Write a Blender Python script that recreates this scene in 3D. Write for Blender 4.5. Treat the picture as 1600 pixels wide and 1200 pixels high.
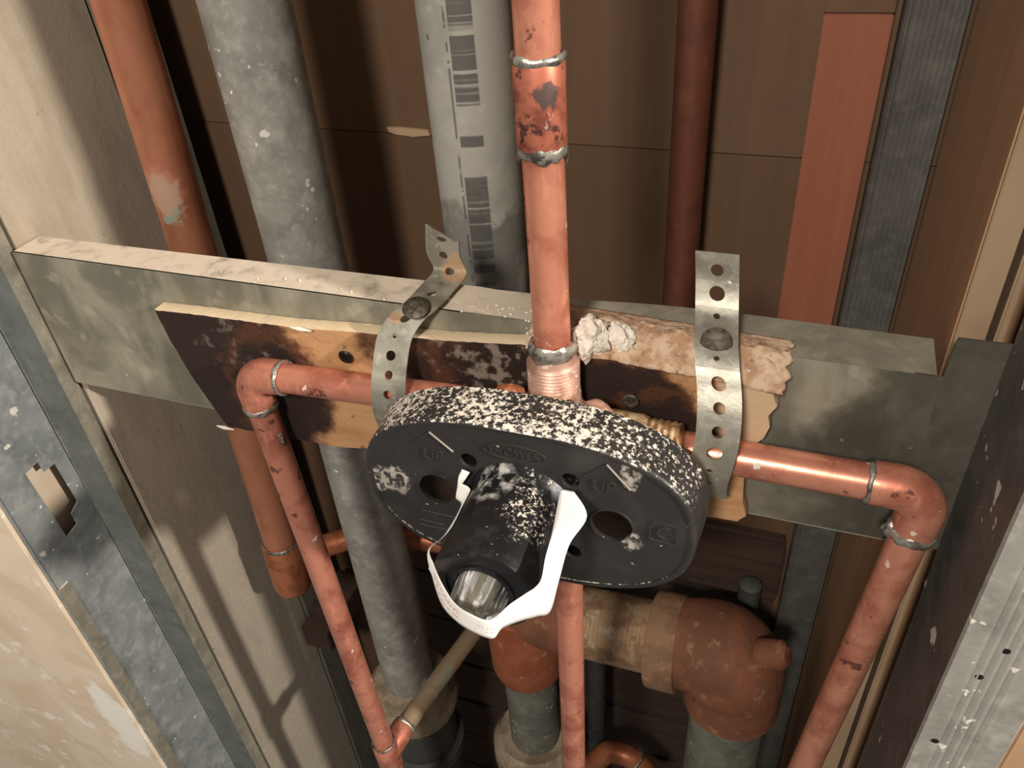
import bpy, bmesh, math, random
from mathutils import Vector, Matrix, noise
random.seed(7)
scene = bpy.context.scene
for o in list(bpy.data.objects): bpy.data.objects.remove(o)
COL = scene.collection
V = Vector
# ------------------------------------------------------------------ camera
F = 1250.0
R = Matrix(((0.93930899, 0.15145136, -0.30783291),
            (0.33623009, -0.58470295, 0.73828977),
            (-0.06817582, -0.79698491, -0.60013924)))       # world = R @ (right, down, forward)
CP = V((0.09109006, -0.26899275, 0.16556972))
cam = bpy.data.cameras.new('camera'); co = bpy.data.objects.new('camera', cam); COL.objects.link(co)
cam.sensor_fit = 'HORIZONTAL'; cam.sensor_width = 36; cam.lens = F * 36 / 1600
cam.clip_start = .005; cam.clip_end = 20
rx, ry, rz = R.col[0], -R.col[1], -R.col[2]
co.matrix_world = Matrix(((rx.x, ry.x, rz.x, CP.x), (rx.y, ry.y, rz.y, CP.y), (rx.z, ry.z, rz.z, CP.z), (0, 0, 0, 1)))
scene.camera = co
# ------------------------------------------------------------------ world and lamps
w = bpy.data.worlds.new('world'); scene.world = w; w.use_nodes = True
w.node_tree.nodes['Background'].inputs[0].default_value = (1.0, .93, .86, 1)
w.node_tree.nodes['Background'].inputs[1].default_value = .16
def bulb(loc, power, radius, col=(1, .82, .62)):
    l = bpy.data.lights.new('key_fill_bulb', 'POINT'); l.energy = power; l.shadow_soft_size = radius; l.color = col
    o = bpy.data.objects.new('key_fill_bulb', l); COL.objects.link(o); o.location = loc; return o
bulb((1.2, -.36, .50), 90, .03, (1, .92, .84))        # vanity bulb on the wall to the right
bulb((.0, -1.05, .80), 64, .10, (1, .92, .84))       # unseen frontal fill lamp added behind the viewer
scene.view_settings.view_transform = 'Standard'; scene.view_settings.look = 'None'
scene.view_settings.exposure = 0.0; scene.view_settings.gamma = 1; scene.view_settings.use_curve_mapping = False

def at(px, py, Y=None, X=None, Z=None):
    """point of the photograph on the plane Y=, X= or Z= of the place"""
    r = R @ V(((px - 800) / F, (py - 600) / F, 1))
    t = (Y - CP.y) / r.y if Y is not None else (X - CP.x) / r.x if X is not None else (Z - CP.z) / r.z
    return CP + r * t

# ------------------------------------------------------------------ materials
def srgb(c):
    return tuple((x / 255 / 12.92 if x / 255 <= .04045 else ((x / 255 + .055) / 1.055) ** 2.4) for x in c) + (1,)
class Mat:
    def __init__(s, name, col, rough=.6, metal=0.0, trans=0.0, ior=1.45, spec=.5):
        s.m = bpy.data.materials.new(name); s.m.use_nodes = True; s.t = s.m.node_tree; s.n = s.t.nodes
        s.b = s.n['Principled BSDF']
        s.b.inputs['Roughness'].default_value = rough; s.b.inputs['Metallic'].default_value = metal
        s.b.inputs['Transmission Weight'].default_value = trans; s.b.inputs['IOR'].default_value = ior
        s.b.inputs['Specular IOR Level'].default_value = spec
        s.geo = s.n.new('ShaderNodeNewGeometry')
        rgb = s.n.new('ShaderNodeRGB'); rgb.outputs[0].default_value = srgb(col)
        s.c = rgb.outputs[0]; s.r = None; s.me = None; s.rough0 = rough; s.metal0 = metal
    def link(s, a, b): s.t.links.new(a, b)
    def coord(s, stretch=(1, 1, 1), off=0.0):
        mp = s.n.new('ShaderNodeMapping'); mp.inputs['Scale'].default_value = stretch; mp.inputs['Location'].default_value = (off, off * .7, off * 1.3)
        s.link(s.geo.outputs['Position'], mp.inputs[0]); return mp.outputs[0]
    def noise(s, scale, stretch=(1, 1, 1), detail=4, rough=.6, off=0.0, dist=0.0):
        n = s.n.new('ShaderNodeTexNoise'); n.inputs['Scale'].default_value = scale; n.inputs['Detail'].default_value = detail
        n.inputs['Roughness'].default_value = rough; n.inputs['Distortion'].default_value = dist
        s.link(s.coord(stretch, off), n.inputs['Vector']); return n.outputs[0]
    def voro(s, scale, stretch=(1, 1, 1), off=0.0):
        n = s.n.new('ShaderNodeTexVoronoi'); n.inputs['Scale'].default_value = scale
        s.link(s.coord(stretch, off), n.inputs['Vector']); return n
    def ramp(s, v, lo, hi):
        r = s.n.new('ShaderNodeMapRange'); r.inputs[1].default_value = lo; r.inputs[2].default_value = hi; r.interpolation_type = 'SMOOTHSTEP'
        s.link(v, r.inputs[0]); return r.outputs[0]
    def math(s, op, a, b):
        m = s.n.new('ShaderNodeMath'); m.operation = op
        for i, x in enumerate((a, b)):
            if isinstance(x, (int, float)): m.inputs[i].default_value = x
            else: s.link(x, m.inputs[i])
        return m.outputs[0]
    def axis(s, which, src='Position'):
        x = s.n.new('ShaderNodeSeparateXYZ'); s.link(s.geo.outputs[src], x.inputs[0]); return x.outputs[which]
    def up(s, lo, hi): return s.ramp(s.axis(2, 'Normal'), lo, hi)
    def blob(s, c, rad, stretch=(1, 1, 1), wob=.5, nscale=60):
        """stain: 1 near the point c, 0 beyond rad, with a ragged edge"""
        mp = s.n.new('ShaderNodeVectorMath'); mp.operation = 'SUBTRACT'; s.link(s.geo.outputs['Position'], mp.inputs[0]); mp.inputs[1].default_value = c
        ml = s.n.new('ShaderNodeVectorMath'); ml.operation = 'MULTIPLY'; s.link(mp.outputs[0], ml.inputs[0]); ml.inputs[1].default_value = stretch
        ln = s.n.new('ShaderNodeVectorMath'); ln.operation = 'LENGTH'; s.link(ml.outputs[0], ln.inputs[0])
        d = s.math('DIVIDE', ln.outputs['Value'], rad)
        n = s.math('MULTIPLY', s.math('SUBTRACT', s.noise(nscale), .5), wob * 2)
        return s.ramp(s.math('ADD', d, n), 1.15, .8)
    def mix(s, fac, col, amount=1.0, rough=None, metal=None):
        if amount != 1: fac = s.math('MULTIPLY', fac, amount)
        m = s.n.new('ShaderNodeMix'); m.data_type = 'RGBA'; s.link(fac, m.inputs[0]); s.link(s.c, m.inputs[6]); m.inputs[7].default_value = srgb(col)
        s.c = m.outputs[2]
        for key, val in (('r', rough), ('me', metal)):
            if val is None: continue
            mm = s.n.new('ShaderNodeMix'); s.link(fac, mm.inputs[0]); old = getattr(s, key)
            if old is None: mm.inputs[2].default_value = s.rough0 if key == 'r' else s.metal0
            else: s.link(old, mm.inputs[2])
            mm.inputs[3].default_value = val; setattr(s, key, mm.outputs[0])
        return s
    def bump(s, v, strength=.3, dist=.001):
        b = s.n.new('ShaderNodeBump'); b.inputs['Strength'].default_value = strength; b.inputs['Distance'].default_value = dist
        s.link(v, b.inputs['Height'])
        if s.b.inputs['Normal'].links: s.link(s.b.inputs['Normal'].links[0].from_socket, b.inputs['Normal'])
        s.link(b.outputs[0], s.b.inputs['Normal']); return s
    def done(s):
        s.link(s.c, s.b.inputs['Base Color'])
        if s.r: s.link(s.r, s.b.inputs['Roughness'])
        if s.me: s.link(s.me, s.b.inputs['Metallic'])
        return s.m

def copper(name, base=(222, 147, 121), dark=(158, 88, 68), amt=.75, off=0.0, stains=True, rough=.28, metal=.5):
    m = Mat(name, base, rough, metal)
    m.mix(m.ramp(m.noise(45, off=off), .42, .68), dark, amt, rough=.5)
    m.mix(m.ramp(m.noise(190, (1, 1, .35), off=off + 3), .55, .72), tuple(min(255, int(k * 1.12 + 8)) for k in base), .5)
    if stains:
        m.mix(m.ramp(m.noise(95, off=off + 9, detail=6), .62, .67), (74, 40, 32), .85, rough=.7, metal=.2)
        m.mix(m.ramp(m.noise(120, off=off + 20, detail=5), .665, .70), (224, 208, 194), .8, rough=.8, metal=0)
    m.bump(m.noise(300, off=off), .12, .0005)
    return m.done()
def galv(name, base=(150, 148, 138), dark=(104, 104, 98), light=(186, 183, 170), off=0.0, fleck=True, metal=.35, rough=.5, dust=0.0):
    m = Mat(name, base, rough, metal)
    m.mix(m.ramp(m.noise(28, off=off, dist=.4), .36, .74), dark, .7)
    v = m.voro(95, off=off); sep = m.n.new('ShaderNodeSeparateColor'); m.link(v.outputs['Color'], sep.inputs[0])
    m.mix(m.ramp(sep.outputs[0], .3, 1.0), light, .16)
    m.mix(m.ramp(m.noise(75, off=off + 5, detail=6), .48, .74), light, .6, rough=.65)
    if fleck:
        m.mix(m.ramp(m.noise(58, off=off + 11, detail=3), .675, .70), (226, 220, 205), .85, rough=.85, metal=0)
        m.mix(m.ramp(m.noise(150, off=off + 31, detail=2), .735, .75), (235, 230, 218), .95, rough=.85, metal=0)
    if dust: m.mix(m.math('MULTIPLY', m.math('MULTIPLY', m.up(.2, .8), m.ramp(m.axis(0), .06, -.08)), m.ramp(m.noise(55, off=off + 2), .2, .5)), (230, 213, 190), dust, rough=.9, metal=0)  # top-face dust, faded rightwards to paint in the stud's shade
    m.mix(m.ramp(m.noise(140, off=off + 8, detail=8, rough=.7), .52, .66), light, .35)
    m.bump(m.noise(220, off=off), .25, .0008)
    return m.done()
def wood(name, base, dark, stretch=(18, 18, 1.2), scale=9, rough=.75, spots=None, amt=.8):
    m = Mat(name, base, rough)
    m.mix(m.ramp(m.noise(scale, stretch, detail=6), .38, .66), dark, amt)
    m.mix(m.ramp(m.noise(14, off=4), .5, .75), dark, .45)
    if spots: m.mix(m.ramp(m.noise(130, off=8, detail=2), .72, .76), spots, .8)
    m.bump(m.noise(scale * 2, stretch), .15, .001)
    return m.done()
MT = {}
MT['copper'] = copper('copper_bright')
MT['copper_riser'] = copper('copper_riser', (224, 150, 122), (168, 94, 72), .75, off=1.7)
MT['copper_cold'] = copper('copper_cold', off=5.1, base=(226, 154, 126), dark=(168, 94, 74))
MT['copper_old'] = copper('copper_old', (186, 116, 80), (134, 76, 52), .8, off=2.3, stains=False, rough=.42)
m = Mat('copper_verdigris', (192, 128, 98), .36, .4); m.mix(m.ramp(m.noise(40, (1, 1, .5)), .4, .7), (156, 92, 62), .7)
m.mix(m.blob(V((-.266, .078, -.018)), .0095, (1, 1, .6), 1.1, 170), (128, 168, 148), .7, rough=.85, metal=0)
m.mix(m.blob(V((-.267, .078, -.012)), .013, (1, 1, .9), .6, 150), (206, 146, 122), .6, rough=.7); MT['copper_left'] = m.done()
MT['copper_dark'] = copper('copper_dark', (116, 70, 54), (92, 54, 42), .6, off=7.7, stains=False, rough=.5, metal=.4)
m = Mat('copper_coupling', (202, 122, 96), .38, .5)
m.mix(m.ramp(m.noise(60, off=3.3, detail=6), .45, .58), (122, 62, 52), .85, rough=.55)
m.mix(m.ramp(m.noise(110, off=6.3, detail=5), .56, .63), (62, 46, 44), .9, rough=.6)
m.mix(m.blob(at(855, 150, Y=-.008), .0048, wob=.7, nscale=300), (70, 66, 64), .9, rough=.6)
m.mix(m.ramp(m.noise(150, (1, 1, .4), off=8), .66, .7), (228, 196, 176), .8, rough=.6); MT['copper_coupling'] = m.done()
m = Mat('solder', (192, 188, 176), .34, .75); m.mix(m.ramp(m.noise(240), .45, .65), (112, 104, 96), .9); m.bump(m.noise(260), .5, .001); MT['solder'] = m.done()
m = Mat('solder_dull', (150, 146, 136), .45, .6); m.mix(m.ramp(m.noise(260), .45, .6), (74, 66, 60), .9); m.bump(m.noise(300), .6, .001); MT['solder_dull'] = m.done()
m = Mat('dusty_brass', (192, 152, 132), .45, .35); m.mix(m.ramp(m.noise(90), .45, .65), (140, 96, 72), .7); m.mix(m.ramp(m.noise(200, off=3), .56, .66), (226, 204, 184), .7, rough=.9, metal=0)
m.bump(m.noise(300), .3, .0006); MT['brass_dusty'] = m.done()
m = Mat('brass', (222, 182, 126), .32, .6); m.mix(m.ramp(m.noise(60), .45, .65), (164, 116, 72), .6); m.mix(m.math('MULTIPLY', m.up(.55, .95), m.ramp(m.noise(200, off=2), .35, .6)), (214, 190, 156), .8, rough=.95, metal=0); m.mix(m.ramp(m.noise(230, off=5), .6, .68), (232, 214, 184), .8, rough=.9, metal=0); MT['brass'] = m.done()
MT['galv_a'] = galv('galvanised_pipe_spotted', (156, 154, 145), (112, 111, 105), (198, 195, 184), off=.3, rough=.6, metal=.2)
m = Mat('galvanised_pipe_printed', (176, 173, 161), .6, .15)
m.mix(m.ramp(m.noise(30, dist=.5), .45, .68), (148, 146, 137), .7); m.mix(m.ramp(m.noise(80, off=2), .58, .7), (194, 190, 178), .5)
ptop = at(728, 60, Y=.116)
bx_ = m.ramp(m.math('ABSOLUTE', m.math('SUBTRACT', m.axis(0), ptop.x + .0005), 0), .0062, .0055)          # ink stamped down the front of the pipe
bars = m.ramp(m.noise(26, (.02, .02, 2.2), detail=3, rough=.75, off=1.1), .47, .50)
fine = m.ramp(m.noise(120, (.05, .05, 2.6), detail=2, off=2), .30, .48)
ink = m.math('MULTIPLY', m.math('MULTIPLY', bx_, bars), m.math('MULTIPLY', fine, m.ramp(m.axis(1, 'Normal'), -.4, -.6)))
m.mix(ink, (70, 68, 66), .8)
edge = m.ramp(m.math('ABSOLUTE', m.math('SUBTRACT', m.axis(0), ptop.x - .0072), 0), .0009, .0004)
m.mix(m.math('MULTIPLY', edge, m.ramp(m.noise(60, (.1, .1, 1.5)), .45, .5)), (80, 78, 74), .7)
m.mix(m.ramp(m.noise(120, off=14, detail=2), .735, .75), (52, 50, 48), .9)
m.mix(m.blob(at(745, 430, Y=.116), .05, (1.5, 1, 1), .8, 50), (78, 76, 70), .55)  # shade of brace and strap painted on the pipe above the ledge
MT['galv_b'] = m.done()
MT['galv_brace'] = galv('galvanised_brace', (150, 145, 128), (112, 108, 94), (176, 170, 150), off=2.2, metal=.25, rough=.55, dust=.92, fleck=False)
m = Mat('galvanised_brace_web', (160, 154, 134), .52, .2)
m.mix(m.ramp(m.noise(24, (1, 1, .6), dist=.5), .38, .64), (108, 106, 92), .85); m.mix(m.ramp(m.noise(60, off=6, detail=6), .55, .7), (182, 174, 152), .5)
m.mix(m.ramp(m.noise(150, off=17, detail=2), .74, .755), (214, 206, 190), .9, rough=.85, metal=0)
m.mix(m.blob(V((.156, .02, -.085)), .052, (1, 1, .8), .6, 30), (50, 46, 39), .75, rough=.6)       # right stud's shadow painted into the web, here and below
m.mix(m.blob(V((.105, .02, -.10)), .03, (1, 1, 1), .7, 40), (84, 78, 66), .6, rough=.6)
MT['galv_web'] = m.done()
MT['galv_tab'] = galv('galvanised_tab_shaded', (88, 84, 74), (62, 60, 53), (104, 99, 87), off=9.2, metal=.25, rough=.55, fleck=False)  # web's zinc darkened, the right stud's shadow put into the colour
MT['galv_left'] = galv('galvanised_stud', (146, 150, 148), (108, 113, 113), (182, 183, 177), off=4.1, metal=.2, rough=.5)
MT['galv_left_flange'] = galv('galvanised_stud_flange_shaded', (124, 128, 124), (96, 100, 97), (150, 152, 145), off=6.1, metal=.25, rough=.5, fleck=False)  # inner flange's shade put into a darker copy of the stud zinc
MT['galv_right'] = galv('galvanised_stud_lit', (176, 174, 164), (128, 127, 120), (206, 203, 190), off=8.1, metal=.45, rough=.4)  # lit copy of the right stud's zinc, for its front flange
MT['galv_shaded'] = galv('galvanised_stud_shaded', (98, 97, 92), (72, 71, 67), (122, 120, 114), off=3.3, metal=.3, rough=.5)  # same stud's unlit web, its shade put into a darker zinc
MT['steel_back'] = galv('dull_steel_stud', (92, 90, 84), (70, 68, 64), (112, 110, 102), off=5.5, metal=.25, rough=.55, fleck=False)
MT['strap'] = galv('strap_zinc', (168, 164, 148), (120, 116, 104), (198, 194, 178), off=1.2, metal=.45, rough=.42)
m = Mat('strap_zinc_rusty', (170, 166, 150), .42, .45); m.mix(m.ramp(m.noise(60, off=3), .45, .65), (120, 116, 102), .7); m.mix(m.ramp(m.noise(140, off=6), .58, .68), (204, 200, 184), .6)
m.mix(m.blob(at(714, 425, Y=.045), .008, wob=1.0, nscale=160), (186, 140, 92), .6, rough=.8, metal=0)
m.mix(m.blob(at(624, 492, Y=.015), .006, wob=1.1, nscale=180), (180, 130, 84), .6, rough=.8, metal=0); MT['strap_rusty'] = m.done()
m = Mat('screw_dark', (92, 84, 70), .55, .4); m.mix(m.ramp(m.noise(400), .45, .6), (52, 46, 38), .8); MT['screw'] = m.done()
MT['black_screw'] = Mat('screw_black', (36, 34, 32), .4, .5).done()
# plywood block
m = Mat('plywood_block', (192, 148, 104), .7)
m.mix(m.ramp(m.noise(20, (1, 8, 8), detail=6), .4, .7), (164, 116, 74), .7)
m.mix(m.ramp(m.noise(160, off=3, detail=3), .66, .7), (120, 78, 46), .7)
for c, rd, st, wb in (((-.195, .009, -.080), .045, (.85, 1, .82), .45), ((-.165, .009, -.095), .030, (1, 1, .8), .5), ((-.05, .009, -.055), .028, (.55, 1, 1.1), .5), ((-.015, .009, -.055), .028, (.6, 1, 1.1), .5), ((.028, .009, -.057), .022, (.7, 1, 1.2), .6), ((.05, .009, -.075), .02, (.8, 1, 1), .6)):
    m.mix(m.blob(V(c), rd * 1.12, st, wb, 70), (104, 62, 38), .85)
    m.mix(m.blob(V(c), rd, st, wb, 70), (38, 28, 25), .95, rough=.55)
m.mix(m.math('MULTIPLY', m.blob(V((-.035, .009, -.055)), .022, (.7, 1, 1), .6, 80), m.ramp(m.noise(110, off=2), .5, .62)), (150, 134, 120), .7, rough=.9)
m.mix(m.math('MULTIPLY', m.blob(V((-.18, .009, -.065)), .02, (.7, 1, 1), .6, 80), m.ramp(m.noise(110, off=5), .55, .7)), (128, 112, 100), .6, rough=.9)
m.mix(m.blob(V((.086, .012, -.055)), .022, (1.2, 1, .7), .5, 110), (206, 178, 142), .95, rough=.95)
m.mix(m.up(.35, .7), (226, 204, 168), .92, rough=.95)
m.bump(m.noise(260, detail=6), .4, .0012); MT['block'] = m.done()
def plaster(name, base=(232, 216, 196), dark=(176, 146, 116), lo=.5, off=0.0):
    m = Mat(name, base, .95); m.mix(m.ramp(m.noise(120, off=off, detail=6), lo, lo + .18), dark, .75); m.mix(m.ramp(m.noise(320, off=off + 2), .62, .68), (118, 80, 54), .7)
    m.bump(m.noise(420, detail=6), .7, .0015); return m.done()
MT['plaster'] = plaster('plaster_chunk', (240, 230, 214), (206, 184, 158), .58); MT['rubble'] = plaster('plaster_rubble', (214, 186, 156), (170, 128, 94), .42, 3)
MT['crumb'] = Mat('plaster_crumb', (238, 228, 212), .95).done()
# black plastic with settled plaster dust
def black_plastic(name, dustlo, dusthi, amt, speck=.72, smear=()):
    m = Mat(name, (46, 44, 42), .42)
    m.mix(m.ramp(m.noise(60, off=4), .5, .72), (62, 58, 54), .5, rough=.6)
    thin = m.math('MULTIPLY', m.ramp(m.noise(38, off=9, detail=3), .30, .62), m.ramp(m.axis(0), .062, .018))
    d = m.math('MULTIPLY', m.up(dustlo, dusthi), m.ramp(m.math('ADD', m.noise(430, detail=8, rough=.75, off=2), m.math('MULTIPLY', thin, .085)), .55, .60))
    m.mix(d, (238, 226, 208), amt, rough=.95)
    m.mix(m.ramp(m.noise(330, off=7, detail=2), speck, speck + .03), (215, 205, 190), .75, rough=.95)
    for c, rd, st in smear:
        m.mix(m.math('MULTIPLY', m.blob(c, rd, st, .6, 220), m.ramp(m.noise(260, off=11, detail=6), .4, .6)), (200, 192, 180), .7, rough=.95)
    m.bump(m.noise(500), .1, .0004)
    return m.done()
MT['guard_rim'] = black_plastic('black_plastic_dusty', .30, .62, .97)
MT['guard_face'] = black_plastic('black_plastic_face', 2, 3, 0, .735, ((at(985, 745, Y=-.047), .006, (1.6, 1, .7)), (at(975, 705, Y=-.047), .005, (1, 1, 1)), (at(988, 850, Y=-.047), .004, (1, 1, .8)), (at(592, 748, Y=-.047), .006, (1.4, 1, .8)), (at(618, 750, Y=-.047), .007, (1, 1, .9))))
m = Mat('black_plastic_barrel', (25, 25, 26), .36)
m.mix(m.ramp(m.noise(110, off=4), .52, .7), (52, 50, 49), .5, rough=.6)
c0 = at(850, 765, Y=-.062)
m.mix(m.math('MULTIPLY', m.blob(c0, .017, (1, .8, 1), 1.0, 110), m.ramp(m.noise(560, detail=8, rough=.75), .53, .58)), (236, 224, 206), .95, rough=.95)
m.mix(m.math('MULTIPLY', m.blob(at(770, 755, Y=-.055), .009, (1, .8, 1), .6, 90), m.ramp(m.noise(160, detail=6, off=3), .42, .6)), (200, 196, 188), .8, rough=.95)
m.mix(m.ramp(m.noise(330, off=7, detail=2), .72, .75), (215, 205, 190), .75, rough=.95); MT['barrel'] = m.done()
MT['emboss'] = Mat('black_plastic_raised', (54, 51, 48), .4).done()
MT['emboss_pale'] = Mat('black_plastic_scuffed', (150, 142, 130), .7).done()
m = Mat('clear_plastic', (250, 249, 246), .06, 0, .95, 1.4)
st_ = m.ramp(m.noise(330, (1, .12, 1), off=2, detail=3), .48, .62); inv = m.math('SUBTRACT', .95, m.math('MULTIPLY', st_, .75)); m.link(inv, m.b.inputs['Transmission Weight']); MT['clear'] = m.done()
m = Mat('stem_yellowed', (206, 200, 158), .5); m.mix(m.ramp(m.noise(200), .45, .65), (232, 228, 205), .7); MT['stem'] = m.done()
m = Mat('paper_tag', (250, 246, 238), .8)
uv = m.n.new('ShaderNodeUVMap'); sx = m.n.new('ShaderNodeSeparateXYZ'); m.link(uv.outputs[0], sx.inputs[0])
def band(a, lo, hi): return m.math('MULTIPLY', m.ramp(a, lo - .01, lo + .01), m.ramp(a, hi + .01, hi - .01))
cell = m.n.new('ShaderNodeTexNoise'); mp = m.n.new('ShaderNodeMapping'); mp.inputs['Scale'].default_value = (95, 9, 1); m.link(uv.outputs[0], mp.inputs[0]); m.link(mp.outputs[0], cell.inputs['Vector']); cell.inputs['Scale'].default_value = 1.2
ch = m.ramp(cell.outputs[0], .50, .56)
m.mix(m.math('MULTIPLY', m.math('MULTIPLY', band(sx.outputs[0], .30, .43), m.math('ADD', band(sx.outputs[1], .28, .5), band(sx.outputs[1], .66, .82))), ch), (206, 92, 72), .75)
m.mix(m.math('MULTIPLY', m.math('MULTIPLY', band(sx.outputs[0], .47, .63), m.math('ADD', band(sx.outputs[1], .42, .52), band(sx.outputs[1], .66, .74))), ch), (150, 150, 150), .5)
MT['paper'] = m.done()
MT['hardboard'] = wood('brown_hardboard', (102, 77, 55), (90, 66, 47), (14, 14, .5), 4, .8, None, .6)
MT['hardboard_low'] = wood('brown_hardboard_lower', (97, 72, 51), (86, 63, 45), (14, 14, .5), 4, .8, None, .6)
MT['torn'] = Mat('torn_paper', (176, 148, 116), .9).done()
MT['red_wood'] = wood('red_painted_wood', (146, 88, 65), (136, 80, 58), (20, 20, .6), 8, .7, None, .6)
MT['stud_wood'] = wood('brown_stud_wood', (166, 130, 96), (146, 112, 82), (16, 16, .7), 4, amt=.5)
MT['stud_pale'] = wood('pale_stud_wood', (158, 134, 107), (142, 116, 90), (1, 1, .7), 30, amt=.6)
MT['dark_wood'] = wood('dark_old_wood', (66, 49, 37), (46, 35, 27), (1.2, 16, 16), 8)
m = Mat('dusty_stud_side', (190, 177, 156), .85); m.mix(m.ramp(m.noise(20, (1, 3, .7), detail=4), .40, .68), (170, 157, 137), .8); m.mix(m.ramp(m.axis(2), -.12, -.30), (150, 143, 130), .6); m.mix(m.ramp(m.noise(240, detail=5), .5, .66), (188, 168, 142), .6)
m.mix(m.ramp(m.noise(150, off=3, detail=2), .73, .75), (110, 96, 80), .7); m.bump(m.noise(500), .3, .0006); MT['stud_side'] = m.done()
m = Mat('grey_return', (122, 118, 106), .7); m.mix(m.ramp(m.noise(30, (10, 10, .6)), .4, .65), (92, 88, 78), .8); MT['return'] = m.done()
m = Mat('plasterboard', (236, 218, 192), .9); m.mix(m.ramp(m.noise(16, dist=.6), .42, .62), (220, 196, 166), .7); m.mix(m.ramp(m.noise(40, off=5, detail=6), .60, .66), (250, 242, 226), .85); m.mix(m.ramp(m.noise(70, off=8, detail=3), .70, .72), (250, 244, 230), .9); m.mix(m.blob(at(190, 1130, Y=-.0375), .034, (1.6, 1, .55), .7, 45), (252, 247, 236), .9); m.bump(m.noise(160), .2, .001); MT['board'] = m.done()
m = Mat('tan_board', (178, 146, 112), .85); m.mix(m.ramp(m.noise(20, (1, 1, .5)), .4, .65), (158, 126, 94), .7); m.mix(m.ramp(m.noise(60, off=3), .66, .7), (112, 84, 58), .7); MT['board_right'] = m.done()
m = Mat('rusty_iron', (132, 84, 58), .75, .1); m.mix(m.ramp(m.noise(30), .4, .65), (104, 68, 50), .8); m.mix(m.ramp(m.noise(75, off=3, detail=6), .56, .7), (168, 132, 100), .7); m.bump(m.noise(140), .4, .002); MT['rust'] = m.done()
m = Mat('rusty_iron_orange', (158, 92, 62), .75, .1); m.mix(m.ramp(m.noise(36), .42, .65), (138, 72, 46), .8); m.mix(m.ramp(m.noise(80, off=3, detail=6), .6, .7), (182, 146, 112), .6); m.bump(m.noise(140), .4, .002); MT['rust_orange'] = m.done()
m = Mat('threaded_nipple', (176, 148, 116), .6, .3); m.mix(m.ramp(m.noise(60), .45, .6), (128, 98, 70), .7); m.mix(m.ramp(m.noise(55, off=4), .6, .66), (206, 198, 178), .7); MT['nipple'] = m.done()
m = Mat('collar_iron', (146, 112, 84), .75, .1); m.mix(m.ramp(m.noise(40), .4, .65), (112, 84, 62), .8); m.mix(m.ramp(m.noise(80, off=3, detail=6), .6, .7), (172, 142, 112), .6); m.bump(m.noise(140), .4, .002); MT['collar'] = m.done()
m = Mat('cement_hub', (162, 146, 122), .85); m.mix(m.ramp(m.noise(50), .42, .6), (120, 104, 84), .8); m.bump(m.noise(160), .5, .002); MT['hub'] = m.done()
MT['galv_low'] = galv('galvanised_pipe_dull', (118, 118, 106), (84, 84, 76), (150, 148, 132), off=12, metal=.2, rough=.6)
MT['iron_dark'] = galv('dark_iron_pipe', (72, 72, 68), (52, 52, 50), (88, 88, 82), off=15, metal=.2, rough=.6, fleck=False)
MT['black_pipe'] = Mat('black_plastic_pipe', (24, 22, 19), .6).done()
MT['verdigris_pipe'] = (lambda m: (m.mix(m.ramp(m.noise(40), .42, .6), (128, 140, 122), .8, rough=.8), m.mix(m.ramp(m.noise(90, off=3), .6, .68), (166, 104, 74), .8), m.done())[-1])(Mat('oxidised_pipe', (138, 118, 92), .65, .2))
MT['floor'] = Mat('dusty_floor', (60, 46, 36), .9).done()

# ------------------------------------------------------------------ mesh helpers
class MB:
    def __init__(s): s.v = []; s.f = []; s.uv = None
    def add(s, vs, fs):
        o = len(s.v); s.v += [V(p) for p in vs]; s.f += [tuple(i + o for i in f) for f in fs]; return s
    def rings(s, rings, closed_ends=True, loop=False):
        n = len(rings[0]); o = len(s.v)
        for r in rings: s.v += [V(p) for p in r]
        k = len(rings)
        for i in range(k if loop else k - 1):
            a, b = o + i * n, o + ((i + 1) % k) * n
            for j in range(n): s.f.append((a + j, a + (j + 1) % n, b + (j + 1) % n, b + j))
        if closed_ends and not loop:
            s.f.append(tuple(o + j for j in reversed(range(n)))); s.f.append(tuple(o + (k - 1) * n + j for j in range(n)))
        return s
    def lathe(s, prof, origin=(0, 0, 0), axis=(0, 0, 1), n=32, closed_ends=True):
        """prof: (radius, height) pairs along the axis"""
        a = V(axis).normalized(); u = a.orthogonal().normalized(); q = a.cross(u); o = V(origin)
        return s.rings([[o + a * h + (u * math.cos(t) + q * math.sin(t)) * r for t in (2 * math.pi * j / n for j in range(n))] for r, h in prof], closed_ends)
    def tube(s, pts, rad, n=24):
        pts = [V(p) for p in pts]; k = len(pts); rr = rad if isinstance(rad, (list, tuple)) else [rad] * k
        tan = [(pts[min(i + 1, k - 1)] - pts[max(i - 1, 0)]).normalized() for i in range(k)]
        u = tan[0].orthogonal().normalized(); rings = []
        for i in range(k):
            u = (u - tan[i] * u.dot(tan[i])).normalized(); q = tan[i].cross(u)
            rings.append([pts[i] + (u * math.cos(t) + q * math.sin(t)) * rr[i] for t in (2 * math.pi * j / n for j in range(n))])
        return s.rings(rings)
    def box(s, a, b):
        x0, y0, z0 = a; x1, y1, z1 = b
        return s.add([(x0, y0, z0), (x1, y0, z0), (x1, y1, z0), (x0, y1, z0), (x0, y0, z1), (x1, y0, z1), (x1, y1, z1), (x0, y1, z1)],
                     [(3, 2, 1, 0), (4, 5, 6, 7), (0, 1, 5, 4), (1, 2, 6, 5), (2, 3, 7, 6), (3, 0, 4, 7)])
    def poly(s, outline, z0, z1):
        """outline of (x, z) in the XZ plane between depths y0=z0 and y1=z1"""
        n = len(outline)
        return s.rings([[(x, z0, z) for x, z in outline], [(x, z1, z) for x, z in outline]])
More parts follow.
